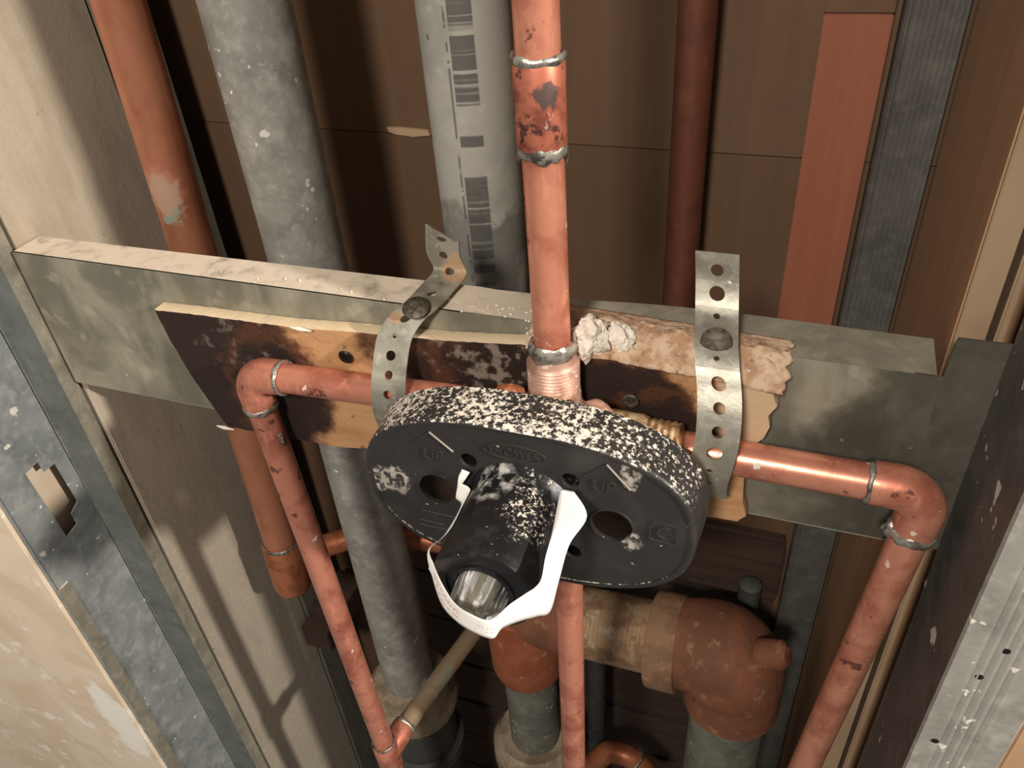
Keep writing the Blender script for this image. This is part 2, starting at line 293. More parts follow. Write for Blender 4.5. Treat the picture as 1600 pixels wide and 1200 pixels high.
def finish(name, mesh, mat, parent, smooth, origin):
    off = parent.matrix_world.translation if parent else V(origin)
    if parent: off = parent['_o']; off = V(off)
    for v in mesh.vertices: v.co -= off
    mesh.materials.append(mat)
    if smooth:
        for p in mesh.polygons: p.use_smooth = True
        try: mesh.set_sharp_from_angle(angle=math.radians(smooth if smooth is not True else 40))
        except Exception: pass
    o = bpy.data.objects.new(name, mesh); COL.objects.link(o)
    if parent: o.parent = parent; o['_o'] = list(off)
    else: o.location = off; o['_o'] = list(off)
    if parent:                                        # sub-parts hang at their part's own origin
        o['_o'] = list(off)
    return o
def build(name, mb, mat, parent=None, smooth=40, origin=(0, 0, 0), bevel=0.0, seg=2):
    me = bpy.data.meshes.new(name); me.from_pydata([tuple(v) for v in mb.v], [], mb.f)
    bm = bmesh.new(); bm.from_mesh(me); bmesh.ops.recalc_face_normals(bm, faces=bm.faces)
    if bevel: bmesh.ops.bevel(bm, geom=[e for e in bm.edges if e.is_manifold and e.calc_face_angle(0) > .5], offset=bevel, segments=seg, affect='EDGES')
    bm.to_mesh(me); bm.free()
    return finish(name, me, MT[mat], parent, smooth, origin)
def thing(name, label, cat, loc, group=None):
    o = bpy.data.objects.new(name, None); COL.objects.link(o); o.location = loc; o.empty_display_size = .02
    o['_o'] = list(loc); return tag(o, label, cat, group)
def tag(o, label, cat, group=None):
    o['label'] = label; o['category'] = cat
    if group: o['group'] = group
    return o
def struct(o): o['kind'] = 'structure'; return o
def plate(name, outline, holes, fr, thick, mat, parent=None, bevel=0.0, smooth=30, origin=(0, 0, 0)):
    """flat sheet with holes: outline and holes are 2D loops, fr = (origin, u, v) frame"""
    cu = bpy.data.curves.new('tmp', 'CURVE'); cu.dimensions = '2D'; cu.fill_mode = 'BOTH'; cu.extrude = thick / 2 - bevel; cu.bevel_depth = bevel; cu.bevel_resolution = 1
    cu.offset = -bevel
    S = 100.0
    cu.extrude *= S; cu.bevel_depth *= S; cu.offset *= S
    for lp in [outline] + list(holes):
        sp = cu.splines.new('POLY'); sp.points.add(len(lp) - 1); sp.use_cyclic_u = True
        for p, c in zip(sp.points, lp): p.co = (c[0] * S, c[1] * S, 0, 1)
    ob = bpy.data.objects.new('tmp', cu); COL.objects.link(ob); dg = bpy.context.evaluated_depsgraph_get()
    me = bpy.data.meshes.new_from_object(ob.evaluated_get(dg)); bpy.data.objects.remove(ob); bpy.data.curves.remove(cu)
    o, u, v = V(fr[0]), V(fr[1]), V(fr[2]); n = u.cross(v)
    for q in me.vertices: q.co = o + u * (q.co.x / S) + v * (q.co.y / S) + n * (q.co.z / S)
    me.name = name; me.materials.clear()
    return finish(name, me, MT[mat], parent, smooth, origin)
def text(name, s, fr, size, depth, mat, parent, sx=1.0):
    cu = bpy.data.curves.new('tmp', 'FONT'); cu.body = s; cu.size = 1; cu.extrude = .02; cu.align_x = 'CENTER'; cu.align_y = 'CENTER'
    ob = bpy.data.objects.new('tmp', cu); COL.objects.link(ob); dg = bpy.context.evaluated_depsgraph_get()
    me = bpy.data.meshes.new_from_object(ob.evaluated_get(dg)); bpy.data.objects.remove(ob); bpy.data.curves.remove(cu)
    o, u, v = V(fr[0]), V(fr[1]), V(fr[2]); n = u.cross(v)
    for q in me.vertices: q.co = o + u * (q.co.x * size * sx) + v * (q.co.y * size) + n * (q.co.z / .02 * depth)
    me.name = name; me.materials.clear()
    return finish(name, me, MT[mat], parent, 0, (0, 0, 0))
def circ(cx, cy, r, n=24, r2=None): return [(cx + r * math.cos(2 * math.pi * i / n), cy + (r2 or r) * math.sin(2 * math.pi * i / n)) for i in range(n)]
def arc(p0, corner, p1, rad, n=10):
    """points of a pipe bend that leaves p0 -> corner and turns to p1"""
    c = V(corner); a = (V(p0) - c).normalized(); b = (V(p1) - c).normalized(); half = a.angle(b) / 2; d = rad / math.tan(half)
    ctr = c + (a + b).normalized() * (rad / math.sin(half)); s, e = c + a * d - ctr, c + b * d - ctr; th = s.angle(e)
    return [ctr + (s * math.sin((1 - t) * th) + e * math.sin(t * th)) / math.sin(th) for t in (i / n for i in range(n + 1))]
def solder_ring(name, c, ax, r, mat, parent, w=.0016, wob=.0006, seed=0, drip=0.0):
    mb = MB(); a = V(ax).normalized(); u = a.orthogonal().normalized(); q = a.cross(u); N = 36; rings = []
    for k in range(N):
        t = 2 * math.pi * k / N; d = u * math.cos(t) + q * math.sin(t)
        ww = w * (1 + .55 * noise.noise(V((math.cos(t) * 1.7 + seed, math.sin(t) * 1.7, seed))))
        sh = wob * noise.noise(V((math.cos(t) * 2 + seed, math.sin(t) * 2, 5))) - drip * max(0, noise.noise(V((math.cos(t) * 3 + seed, math.sin(t) * 3, 9))))
        cc = V(c) + d * r + a * sh
        rings.append([cc + d * (ww * .55 * math.cos(p)) + a * (ww * math.sin(p) * (1 + drip * 120)) for p in (2 * math.pi * j / 8 for j in range(8))])
    mb.rings(rings, loop=True); return build(name, mb, mat, parent, 60)

# ------------------------------------------------------------------ the setting
ZB, ZT = -1.15, .60
YB = .215
wb = struct(build('wall_back', MB().box((-.62, YB + .004, ZB), (.42, YB + .03, ZT)), 'hardboard_low', origin=(0, YB, ZB)))
zs = -.0235
for x0, x1, zl, zh, mt, y in ((-.60, .0232, zs + .0002, ZT, 'hardboard', 0), (.0238, .41, zs + .0002, ZT, 'hardboard', .0004),
                              (-.60, .0232, ZB, zs - .0002, 'hardboard_low', -.0006), (.0238, .41, ZB, zs - .0002, 'hardboard_low', -.0004)):
    build('panel', MB().box((x0, YB + y, zl), (x1, YB + .0055, zh)), mt, wb, bevel=.0003, seg=1)
for k in range(9):
    z1 = -.335 - .078 * k - random.uniform(0, .004); build('plank', MB().box((-.30, YB - .0095 + random.uniform(0, .003), z1 - .072), (.118, YB - .001, z1)), 'dark_wood', wb, bevel=.001, seg=1)  # boards added dark, putting the low cavity's shade into the colour
struct(build('floor', MB().box((-.62, -.06, ZB - .02), (.42, YB, ZB)), 'floor', origin=(0, 0, ZB)))
# plasterboard of the room on both sides of the opening
wf = struct(build('wall_front_left', MB().box((-1.2, -.0375, ZB), (-.3875, -.0346, ZT)), 'board', origin=(-.6, -.036, ZB), bevel=.0004))
struct(build('wall_front_right', MB().box((.2055, -.0435, ZB), (.9, -.032, ZT)), 'board_right', origin=(.5, -.04, ZB), bevel=.0008))

# ------------------------------------------------------------------ studs
t = thing('steel_stud', 'grey galvanised steel stud with a punched notch hole, left of the opening', 'stud', (-.385, 0, ZB))
ko = [at(px, py, X=-.3855) for px, py in ((39, 740), (58, 722), (69, 737), (85, 724), (121, 783), (111, 802), (120, 818), (104, 839))]
plate('web', [(-.033, ZB), (.022, ZB), (.022, ZT), (-.033, ZT)], [[(p.y, p.z) for p in ko]], ((-.3855, 0, 0), (0, 1, 0), (0, 0, 1)), .0009, 'galv_left', t)
mb = MB(); pr = [(-.385, .0225), (-.383, .0245), (-.341, .0245), (-.3385, .0235), (-.3375, .021), (-.3375, .0125), (-.3384, .0125), (-.3384, .0205), (-.3392, .0226), (-.341, .0235), (-.3828, .0235), (-.3841, .0222)]
mb.rings([[(x, y, ZB) for x, y in pr], [(x, y, ZT) for x, y in pr]]); build('back_flange', mb, 'galv_left_flange', t)
mb = MB().box((-.44, -.0345, ZB), (-.385, -.0335, ZT)); build('front_flange', mb, 'galv_left', t)
build('lip', MB().box((-.3376, .0115, ZB), (-.3366, .0225, ZT)), 'galv_brace', t, bevel=.0003)  # lighter strip over the lip, its lit edge put into the colour
mb = MB().box((-.3853, -.0337, ZB), (-.3838, -.0245, -.29)); build('overlap_strip', mb, 'galv_brace', t)
tag(build('plasterboard_sheet', MB().box((-.412, -.030, ZB), (-.400, .2, ZT)), 'board', origin=(-.406, .08, ZB)), 'pale board seen through the notched hole of the left steel stud', 'board')
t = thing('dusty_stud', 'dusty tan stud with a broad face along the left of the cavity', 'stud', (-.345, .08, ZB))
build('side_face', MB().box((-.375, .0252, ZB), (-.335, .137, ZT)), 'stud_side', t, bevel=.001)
build('return_strip', MB().box((-.39, .138, ZB), (-.333, .185, ZT)), 'return', t, bevel=.001)
t = thing('steel_stud', 'bright galvanised steel stud with ribbed front, right edge of the opening', 'stud', (.187, 0, ZB))
build('web', MB().box((.1715, -.0445, ZB), (.1724, .0185, ZT)), 'galv_shaded', t)
pr = [(.1715, -.0445)]
N = 26
for i in range(N + 1):
    x = .1722 + (.2035 - .1722) * i / N
    pr.append((x, -.0462 + (.00035 * math.sin(i * 2.1) if 5 < i < 19 else 0)))
pr += [(.2045, -.0448), (.2045, -.0365), (.2036, -.0365), (.2036, -.0448), (.2030, -.0453), (.1730, -.0453), (.1724, -.0444)]
mb = MB().rings([[(x, y, ZB) for x, y in pr], [(x, y, ZT) for x, y in pr]]); build('front_flange', mb, 'galv_right', t, smooth=50)
for px, py in ((1530, 1058), (1572, 1018), (1461, 1158)):
    p = at(px, py, Y=-.0464); build('screw_hole', MB().lathe([(.0016, 0), (.0013, -.0003), (.0002, -.0003)], p, (0, -1, 0), 12), 'black_screw', t)
build('back_flange', MB().box((.1715, .0176, ZB), (.2, .0185, -.15)), 'galv_shaded', t)
t = thing('wooden_stud', 'brown wooden stud with a pale front edge, right of the cavity', 'stud', (.17, .1, ZB))
build('timber', MB().box((.155, .0375, ZB), (.1665, .192, ZT)), 'stud_wood', t, bevel=.0008)
build('pale_front', MB().box((.1556, .0355, ZB), (.1663, .0378, ZT)), 'stud_pale', t, bevel=.0004)  # front face in a paler, greyer wood tone
tag(build('wooden_batten', MB().box((.1690, .0345, ZB), (.1722, .12, ZT)), 'stud_pale', origin=(.1706, .08, ZB), bevel=.0008), 'thin pale batten past the dark gap beside the wooden stud', 'batten')
tag(build('wooden_stud', MB().box((.1728, .045, ZB), (.235, .2, ZT)), 'stud_wood', origin=(.2, .1, ZB), bevel=.001), 'brown timber at the far right edge behind the thin batten', 'stud')
t = thing('red_painted_board', 'salmon red painted board standing upright at the back of the cavity', 'board', (.103, .205, ZB))
build('board', MB().box((.0865, .2025, -.305), (.1198, .2145, .0588)), 'red_wood', t, bevel=.0006)
build('bare_end', MB().box((.0865, .2025, .0592), (.1198, .2145, ZT)), 'hardboard', t, bevel=.0006)
t = thing('steel_stud', 'dull dark grey steel stud at the back, between red board and wooden stud', 'stud', (.139, .2, ZB))
pr = [(.1235, .2145), (.1235, .199)] + [(.1245 + .028 * i / 20, .1965 + .0003 * (i % 2)) for i in range(21)] + [(.1535, .199), (.1535, .2145)]
build('face', MB().rings([[(x, y, ZB) for x, y in pr], [(x, y, ZT) for x, y in pr]]), 'steel_back', t, smooth=0)
build('edge_bead', MB().tube([(.1262, .1966, ZB), (.1262, .1966, ZT)], .0012, 8), 'steel_back', t)

# ------------------------------------------------------------------ pipes at the back of the cavity
t = thing('copper_pipe', 'upright copper pipe with green verdigris spots, beside the dusty left stud', 'pipe', (-.272, .09, -.36))
top, bot = V((-.2600, .09, ZT * .4)), V((-.2832, .09, -.348))
top = at(186, 5, Y=.09); bot = at(440, 850, Y=.09); d = (bot - top).normalized()
build('tube', MB().tube([top - d * .25, top, bot + d * .01], .0140, 32), 'copper_left', t)
f = build('tee_fitting', MB().tube([bot - d * .004, bot, bot + d * .05, bot + d * .055], [.0150, .0168, .0168, .0150], 28), 'copper_old', t)
solder_ring('solder_ring', bot - d * .004, d, .0148, 'solder_dull', f, .0018, seed=3)
bx = bot + d * .025; ex = V((-.05, .176, bx.z - .012))
build('branch_tube', MB().tube([bx, bx + V((.02, .028, -.002)), bx + V((.05, .055, -.004)), ex], .0105, 20), 'copper_old', t)
t = thing('galvanised_pipe', 'thick grey galvanised pipe spattered with white plaster, left of the printed pipe', 'pipe', (-.2, .105, -.6))
build('tube', MB().tube([(-.1945, .105, ZT), (-.1955, .105, .08), (-.199, .105, -.525)], .0238, 40), 'galv_a', t)
build('hub', MB().lathe([(.026, 0), (.036, -.001), (.042, -.008), (.043, -.03), (.040, -.042), (.036, -.048)], (-.197, .105, -.520), (0, 0, 1), 40), 'hub', t)
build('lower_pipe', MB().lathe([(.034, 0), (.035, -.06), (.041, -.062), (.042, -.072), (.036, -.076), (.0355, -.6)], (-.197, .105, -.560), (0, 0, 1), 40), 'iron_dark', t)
t = thing('galvanised_pipe', 'thick grey pipe with a stamped dark print strip, behind the copper riser', 'pipe', (-.084, .132, -.6))
build('tube', MB().tube([(-.085, .132, ZT), (-.085, .132, -.40)], .0242, 48), 'galv_b', t)
build('rusty_tee', MB().lathe([(.027, 0), (.0315, -.004), (.0325, -.02), (.034, -.05), (.0335, -.085), (.031, -.094), (.027, -.096)], (-.083, .132, -.392), (0, 0, 1), 40), 'rust_orange', t)
nz = -.398
build('tee_arm', MB().tube([(-.082, .132, nz), (-.060, .130, nz), (-.034, .128, nz + .001), (-.030, .128, nz + .001)], [.03, .031, .031, .029], 36), 'rust', t)
prof = [(.0285 + (.0009 if i % 2 else 0), .0017 * i) for i in range(42)]
build('threaded_nipple', MB().lathe(prof, (-.036, .128, nz + .001), V((1, -.04, .09)), 40), 'nipple', t, smooth=0)
ec = V((.076, .122, nz + .018))
build('union_collar', MB().lathe([(.030, 0), (.0375, .0008), (.0385, .003), (.0385, .022), (.0375, .024), (.036, .0245)], (.030, .1250, nz + .007), V((1, -.04, .09)), 40), 'collar', t)
pts = arc((.02, .125, nz + .008), ec + V((.020, 0, 0)), ec + V((.020, 0, -.2)), .026, 12)
REL = build('rusty_elbow', MB().tube([(.050, .1245, nz + .010)] + pts + [pts[-1] + V((0, 0, -.028)), pts[-1] + V((0, 0, -.030))], [.035] + [.037 + .0045 * math.sin(math.pi * i / 12) for i in range(13)] + [.0385, .035], 40), 'rust', t)
build('plug', MB().tube([ec + V((.036, -.010, .022)), ec + V((.05, -.014, .03)), ec + V((.054, -.015, .032))], [.011, .011, .006], 20), 'rust', REL)
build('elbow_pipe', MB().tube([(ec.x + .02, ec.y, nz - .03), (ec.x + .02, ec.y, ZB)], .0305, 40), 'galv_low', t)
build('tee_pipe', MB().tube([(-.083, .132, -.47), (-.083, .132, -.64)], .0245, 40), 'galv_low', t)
build('floor_hub', MB().lathe([(.026, 0), (.036, .004), (.043, -.006), (.044, -.03), (.036, -.05)], (-.083, .132, -.605), (0, 0, 1), 40), 'hub', t)
tag(build('copper_pipe', MB().tube([(.0235, .19, -.33), (.0235, .19, ZT)], .0105, 24), 'copper_dark', origin=(.0235, .19, ZB)), 'dark reddish pipe standing at the back, left of the red board', 'pipe')
p = at(932, 1060, Y=.17); tag(build('iron_pipe', MB().tube([(p.x, .17, -.40), (p.x, .17, -.455), (p.x, .17, -.46), (p.x, .17, -.475), (p.x, .17, -.48), (p.x, .17, ZB)], [.009, .009, .0125, .0125, .0095, .0095], 20), 'iron_dark', origin=(p.x, .17, ZB)), 'thin dark iron pipe low in the cavity under the threaded nipple', 'pipe')
a, b, c = at(925, 1195, Y=.14), at(965, 1160, Y=.14), at(1020, 1215, Y=.14)
t = thing('copper_elbow', 'short copper elbow low at the bottom, right of the copper drop pipe', 'pipe', c)
build('bend', MB().tube([a] + arc(a, b, c, .02, 8) + [c], .011, 20), 'copper_old', t)
bb = b + (c - b) * .45; solder_ring('solder_ring', bb, c - b, .0112, 'solder_dull', t, .0014, seed=8)
for (x0, y0), (x1, y1), nm, lb in (((1060, 838), (1245, 858), 'dark_lath', 'upper dark wooden lath low on the back wall under the wood block'), ((1080, 880), (1245, 905), 'dark_lath', 'lower dark wooden lath low on the back wall behind the rusty elbow')):
    p, q = at(x0, y0, Y=.2), at(x1, y1, Y=.2)
    mb = MB(); mb.box((p.x, .1895, min(p.z, q.z) - .012), (.119, .2145, min(p.z, q.z) + .012)); tag(build(nm, mb, 'dark_wood', origin=(p.x, .2, p.z), bevel=.001), lb, 'lath')
p = at(1170, 930, Y=.18); tag(build('pipe_stub', MB().tube([p + V((0, 0, -.03)), p + V((0, 0, .014)), p + V((0, 0, .016))], [.009, .009, .006], 18), 'iron_dark', origin=p), 'pale pipe stub in the dark behind the rusty elbow', 'pipe')
p = at(500, 960, Y=.14); tag(build('wooden_block', MB().box((-.33, .12, p.z - .03), (p.x + .02, .2, p.z)), 'dark_wood', origin=p, bevel=.001), 'dark wooden block low beside the copper tee at left', 'block')
# torn paper shred on the back wall
mb = MB(); pp = [at(px, py, Y=YB - .002) for px, py in ((604, 199), (630, 200), (668, 204), (672, 212), (645, 214), (618, 210), (607, 206))]
mb.rings([[q for q in pp], [q + V((0, .0035, 0)) for q in pp]]); tag(build('torn_paper_shred', mb, 'torn', origin=pp[0]), 'small pale shred torn from the brown back wall', 'paper')

# ------------------------------------------------------------------ metal blocking between the studs
t = thing('steel_blocking', 'grey steel channel spanning the studs, carrying the charred wood block', 'channel', (-.09, .02, -.125))
XL, XR = -.3335, .1505
ZTOP, ZBOT = -.031, -.1245
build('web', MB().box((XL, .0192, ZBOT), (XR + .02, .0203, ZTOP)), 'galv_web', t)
mb = MB(); N = 60; r0, r1, r2, r3 = [], [], [], []
for i in range(N + 1):
    x = XL + (XR - XL) * i / N; yb = .0395 + .007 * (x - XL) / (XR - XL) + .0016 * math.exp(-((x - .055) / .05) ** 2) - .0015 * math.exp(-((x - .0) / .02) ** 2)
    zz = ZTOP + .0007 * math.sin(x * 21) * (0 if x < -.05 else 1)
    r0.append((x, .0193, ZTOP)); r1.append((x, yb, zz)); r2.append((x, yb, zz - .001)); r3.append((x, .0203, ZTOP - .001))
vs = r0 + r1 + r2 + r3; n1 = N + 1; fs = []
for i in range(N):
    for k in range(4): a_, b_ = k * n1, ((k + 1) % 4) * n1; fs.append((a_ + i, a_ + i + 1, b_ + i + 1, b_ + i))
fs += [(0, n1, 2 * n1, 3 * n1), (N, n1 + N, 2 * n1 + N, 3 * n1 + N)]
build('top_flange', MB().add(vs, fs), 'galv_brace', t)
build('bottom_flange', MB().box((XL, .0195, ZBOT - .001), (XR, .046, ZBOT)), 'galv_brace', t)
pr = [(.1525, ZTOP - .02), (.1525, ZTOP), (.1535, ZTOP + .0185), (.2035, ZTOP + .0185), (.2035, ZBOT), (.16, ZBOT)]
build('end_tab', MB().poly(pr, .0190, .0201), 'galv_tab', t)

# ------------------------------------------------------------------ wood block screwed to the blocking
t = thing('plywood_block', 'charred plywood block on the steel channel behind the valve', 'block', (-.07, .014, -.125))
px_top = [(237, 487), (300, 494), (380, 505), (450, 514), (530, 520), (600, 527), (700, 536), (830, 543), (900, 551), (980, 566), (1040, 580), (1085, 590), (1160, 590), (1200, 588), (1216, 600)]
px_rest = [(1208, 622), (1214, 640), (1200, 655), (1202, 672), (1193, 690), (1172, 704), (1163, 740), (1160, 790), (1165, 812), (1150, 820), (1105, 812)]
top2 = [at(x, y, Y=.0085) for x, y in px_top]; rs2 = [at(x, y, Y=.0085) for x, y in px_rest]
lf2 = [at(x, y, Y=.0085) for x, y in ((590, 706), (520, 702), (460, 690), (352, 670), (300, 598), (262, 535))]
ol = [(p.x, p.z) for p in top2 + rs2 + lf2]
def dens(ol, step=.003, amp=.0006):
    out = []
    for i, p in enumerate(ol):
        q = ol[(i + 1) % len(ol)]; L = math.hypot(q[0] - p[0], q[1] - p[1]); k = max(1, int(L / step))
        for j in range(k):
            x, z = p[0] + (q[0] - p[0]) * j / k, p[1] + (q[1] - p[1]) * j / k
            out.append((x + amp * noise.noise(V((x * 300, z * 300, 1))), z + amp * noise.noise(V((x * 300, z * 300, 7)))))
    return out
dl = dens(ol)
BOARD = plate('board', dl, [], ((0, .0147, 0), (1, 0, 0), (0, 0, 1)), .0086, 'block', t, bevel=.0005)
for px, py, mt in ((539, 558, 'black_screw'), (985, 627, 'screw')):
    p = at(px, py, Y=.008); build('screw', MB().lathe([(.0034, .0006), (.0038, 0), (.0030, -.0006), (.0012, -.0002), (.0010, .001)], p, (0, 1, 0), 16), mt, BOARD)
for px, py in ((352, 668), (470, 514)):
    p = at(px, py, Y=.0078); build('splinter', MB().tube([p + V((-.006, 0, 0)), p + V((0, -.0006, .0004)), p + V((.006, 0, -.0004))], [.0004, .0012, .0003], 8), 'crumb', BOARD)
# plaster fallen on the ledge
def lump(name, c, rx, ry, rz, mat, seed, label=None, cat=None, parent=None, amp=.45, rot=0, sub=4):
    bm = bmesh.new(); bmesh.ops.create_icosphere(bm, subdivisions=sub, radius=1)
    rm = Matrix.Rotation(rot, 3, 'Y')
    for v in bm.verts:
        p = v.co.copy(); k = 1 + amp * noise.noise(p * 1.3 + V((seed, 0, 0))) + amp * .5 * noise.noise(p * 3.1 + V((0, seed, 0))) + amp * .3 * noise.noise(p * 7 + V((0, 0, seed)))
        q = rm @ V((p.x * rx * k, p.y * ry * k, p.z * rz * k)); v.co = V(c) + q
    me = bpy.data.meshes.new(name); bm.to_mesh(me); bm.free()
    o = finish(name, me, MT[mat], parent, 25, c)
    return tag(o, label, cat) if label else o
mb = MB(); NX, NY = 70, 22; x0, x1, y0, y1 = -.016, .0955, .0078, .036; vs = []
for j in range(NY + 1):
    for i in range(NX + 1):
        u, v = i / NX, j / NY; x = x0 + (x1 - x0) * u; y = y0 + (y1 - y0) * v * (1 - .25 * u); x += .003 * noise.noise(V((y * 400, 3, u * 4))) * (1 if u > .9 else 0)
        e = min(1, u * 9, (1 - u) * 9) * min(1, v * 5 + .25) * min(1, (1 - v) * 2.2)
        h = (.0026 + .003 * noise.noise(V((x * 90, y * 90, 0))) + .002 * noise.noise(V((x * 260, y * 260, 4))) + .0012 * noise.noise(V((x * 700, y * 700, 4)))) * e
        base = -.0375 if y < .019 else -.0312
        zf = -.0385 - .0035 * max(0, (x - .02) / .06) + (.0065 if 1 else 0) * min(1, max(0, (y - .008) / .011)) * (1 + .5 * max(0, (x - .02) / .06))
        vs.append((x, y, max(zf + h, -.0312 if y > .0195 else -1)))
fs = [(j * (NX + 1) + i, j * (NX + 1) + i + 1, (j + 1) * (NX + 1) + i + 1, (j + 1) * (NX + 1) + i) for j in range(NY) for i in range(NX)]
o = tag(build('plaster_rubble', MB().add(vs, fs), 'rubble', origin=(.03, .02, -.034), smooth=25), 'crumbled plaster rubble lying on top of the wood block right of the riser', 'rubble'); o['kind'] = 'stuff'
sm = o.modifiers.new('thick', 'SOLIDIFY'); sm.thickness = .002; sm.offset = -1
p = at(922, 530, Y=.012); lump('plaster_chunk', p + V((0, -.002, .003)), .0080, .0062, .0105, 'plaster', 2.2, 'large white plaster chunk on the ledge beside the copper riser', 'plaster', rot=.2)
p = at(972, 528, Y=.016); lump('plaster_chunk', p + V((0, -.003, .002)), .0058, .0045, .0068, 'plaster', 5.4, 'smaller pale plaster chunk right of the large chunk on the ledge', 'plaster', rot=-.5)
mb = MB()
def crumb(c, r):
    vs = [V(c) + V((random.uniform(-1, 1), random.uniform(-1, 1), random.uniform(-.6, 1))).normalized() * r for _ in range(6)]
    mb.add([V(c) + V((r, 0, 0)), V(c) + V((-r * .8, r * .3, 0)), V(c) + V((0, -r, .1 * r)), V(c) + V((.2 * r, r, 0)), V(c) + V((0, 0, r * .9)), V(c) + V((0, 0, -r * .5))],
           [(0, 3, 4), (3, 1, 4), (1, 2, 4), (2, 0, 4), (3, 0, 5), (1, 3, 5), (2, 1, 5), (0, 2, 5)])
for _ in range(300):
    x = random.uniform(-.05, .09) if random.random() < .7 else random.uniform(-.2, .1); y = random.uniform(.0085, .03)
    z = -.0312 if y > .0195 else -.0365 - .03 * max(0, -x - .02) * 2
    if y < .0195 and x < -.02: continue
    crumb((x, y, z + .0015 if x > -.01 else -.0306), random.choice((.00022, .0003, .0004, .0006, .0009)) * random.uniform(.8, 1.2))
o = tag(build('plaster_crumbs', mb, 'crumb', smooth=0, origin=(.03, .02, -.03)), 'tiny white plaster crumbs scattered along the channel ledge', 'crumbs'); o['kind'] = 'stuff'

# ------------------------------------------------------------------ perforated hanger straps
def strap(name, label, path, width, holes, mat, tip=0.0, tip2=0.0, xtwist=None):
    """path: centre points with the sideways vector at each; holes at arc lengths with radii"""
    t = thing(name, label, 'strap', path[0][0], 'perforated hanger straps')
    P = [V(p) for p, _ in path]; S = [V(s).normalized() for _, s in path]
    # smooth resample by Catmull-Rom
    pts, sd = [], []
    for i in range(len(P) - 1):
        a, b, c, d = P[max(i - 1, 0)], P[i], P[i + 1], P[min(i + 2, len(P) - 1)]
        for k in range(16):
            u = k / 16; pts.append(.5 * ((2 * b) + (c - a) * u + (2 * a - 5 * b + 4 * c - d) * u * u + (3 * b - a - 3 * c + d) * u ** 3)); sd.append(S[i].lerp(S[i + 1], u))
    pts.append(P[-1]); sd.append(S[-1]); L = [0]
    for a, b in zip(pts, pts[1:]): L.append(L[-1] + (b - a).length)
    def ev(s, u):
        s = max(0, min(L[-1] - 1e-7, s)); i = next(k for k in range(len(L) - 1) if L[k + 1] > s); q = (s - L[i]) / (L[i + 1] - L[i])
        p = pts[i].lerp(pts[i + 1], q); v = sd[i].lerp(sd[i + 1], q).normalized(); return p + v * u
    hs = sorted(h for h in holes(L[-1])); mb = MB(); cuts = [0.0]
    for a, b in zip(hs, hs[1:]): cuts.append((a[0] + a[1] + b[0] - b[1]) / 2)
    cuts.append(L[-1]); w2 = width / 2
    for (s, r, ou), c0, c1 in zip(hs, cuts, cuts[1:]):
        n = 24; inn, out = [], []; m6 = n // 4
        per = [(w2 - width * k / m6, c1) for k in range(m6)] + [(-w2, c1 + (c0 - c1) * k / m6) for k in range(m6)] + [(-w2 + width * k / m6, c0) for k in range(m6)] + [(w2, c0 + (c1 - c0) * k / m6) for k in range(m6)]
        for j, q in enumerate(per):
            th = math.pi / 4 + 2 * math.pi * j / n
            inn.append((ou + math.cos(th) * r, s + math.sin(th) * r)); out.append(q)
        mid = [((a[0] + b[0]) / 2, (a[1] + b[1]) / 2) for a, b in zip(inn, out)]
        def shear(q):
            s_ = q[1]
            if tip and s_ < .012: s_ = s_ + tip * (q[0] / width) * (1 - s_ / .012)
            return s_
        def mp(q):
            p = ev(max(0, q[1]), q[0])
            if tip and q[1] < .008: p = p + (ev(.002, 0) - ev(0, 0)).normalized() * (tip * (q[0] / width + .5) * (1 - q[1] / .008))
            return p
        def nrm(q):
            a_ = ev(min(q[1] + .0006, L[-1]), 0) - ev(max(q[1] - .0006, 0), 0); b_ = ev(q[1], .001) - ev(q[1], 0); return a_.cross(b_).normalized() * .00085
        fr, bk = [[mp(q) for q in rg] for rg in (inn, mid, out)], [[mp(q) + nrm(q) for q in rg] for rg in (inn, mid, out)]
        mb.rings([fr[0], fr[1], fr[2], bk[2], bk[1], bk[0]], loop=True)
    o = build('band', mb, mat, t, 0); me = o.data
    bmx = bmesh.new(); bmx.from_mesh(me); bmesh.ops.remove_doubles(bmx, verts=bmx.verts, dist=.00004); bmx.to_mesh(me); bmx.free()
    for p in me.polygons: p.use_smooth = True
    me.set_sharp_from_angle(angle=math.radians(38))
    return t, o
X1 = V((1, 0, 0))
def pitch(s0, dp, pattern):
    def f(L):
        out, s, k = [], s0, 0
        while s < L - .002: out.append((s, pattern[k % len(pattern)], 0.0)); s += dp; k += 1
        return out
    return f
s1 = [(at(692, 352, Y=.047), X1), (at(693, 395, Y=.047), X1), (at(704, 425, Y=.046), X1), (at(683, 452, Z=-.0282), X1), (at(660, 477, Z=-.0285), X1), (at(636, 497, Y=.0115), X1), (at(618, 525, Y=.0055), X1), (at(611, 560, Y=.0), X1), (at(608, 590, Y=-.0075), X1), (at(607, 622, Y=-.0105), X1), (at(609, 645, Y=-.009), X1), (at(616, 668, Y=-.002), X1)]
t, BAND = strap('hanger_strap', 'perforated zinc strap bent over the ledge with a cut pointed end, holding the left pipe', s1, .0178, pitch(.0062, .0098, (.0026, .0021, .0025, .0011)), 'strap_rusty', tip=.009)
p = at(650, 481, Z=-.0272)
build('screw_head', MB().lathe([(.0020, -.001), (.0062, -.0006), (.0066, .0004), (.0052, .0016), (.0022, .0021), (.0016, .0012)], p, V((.05, -.35, 1)), 24), 'screw', BAND)
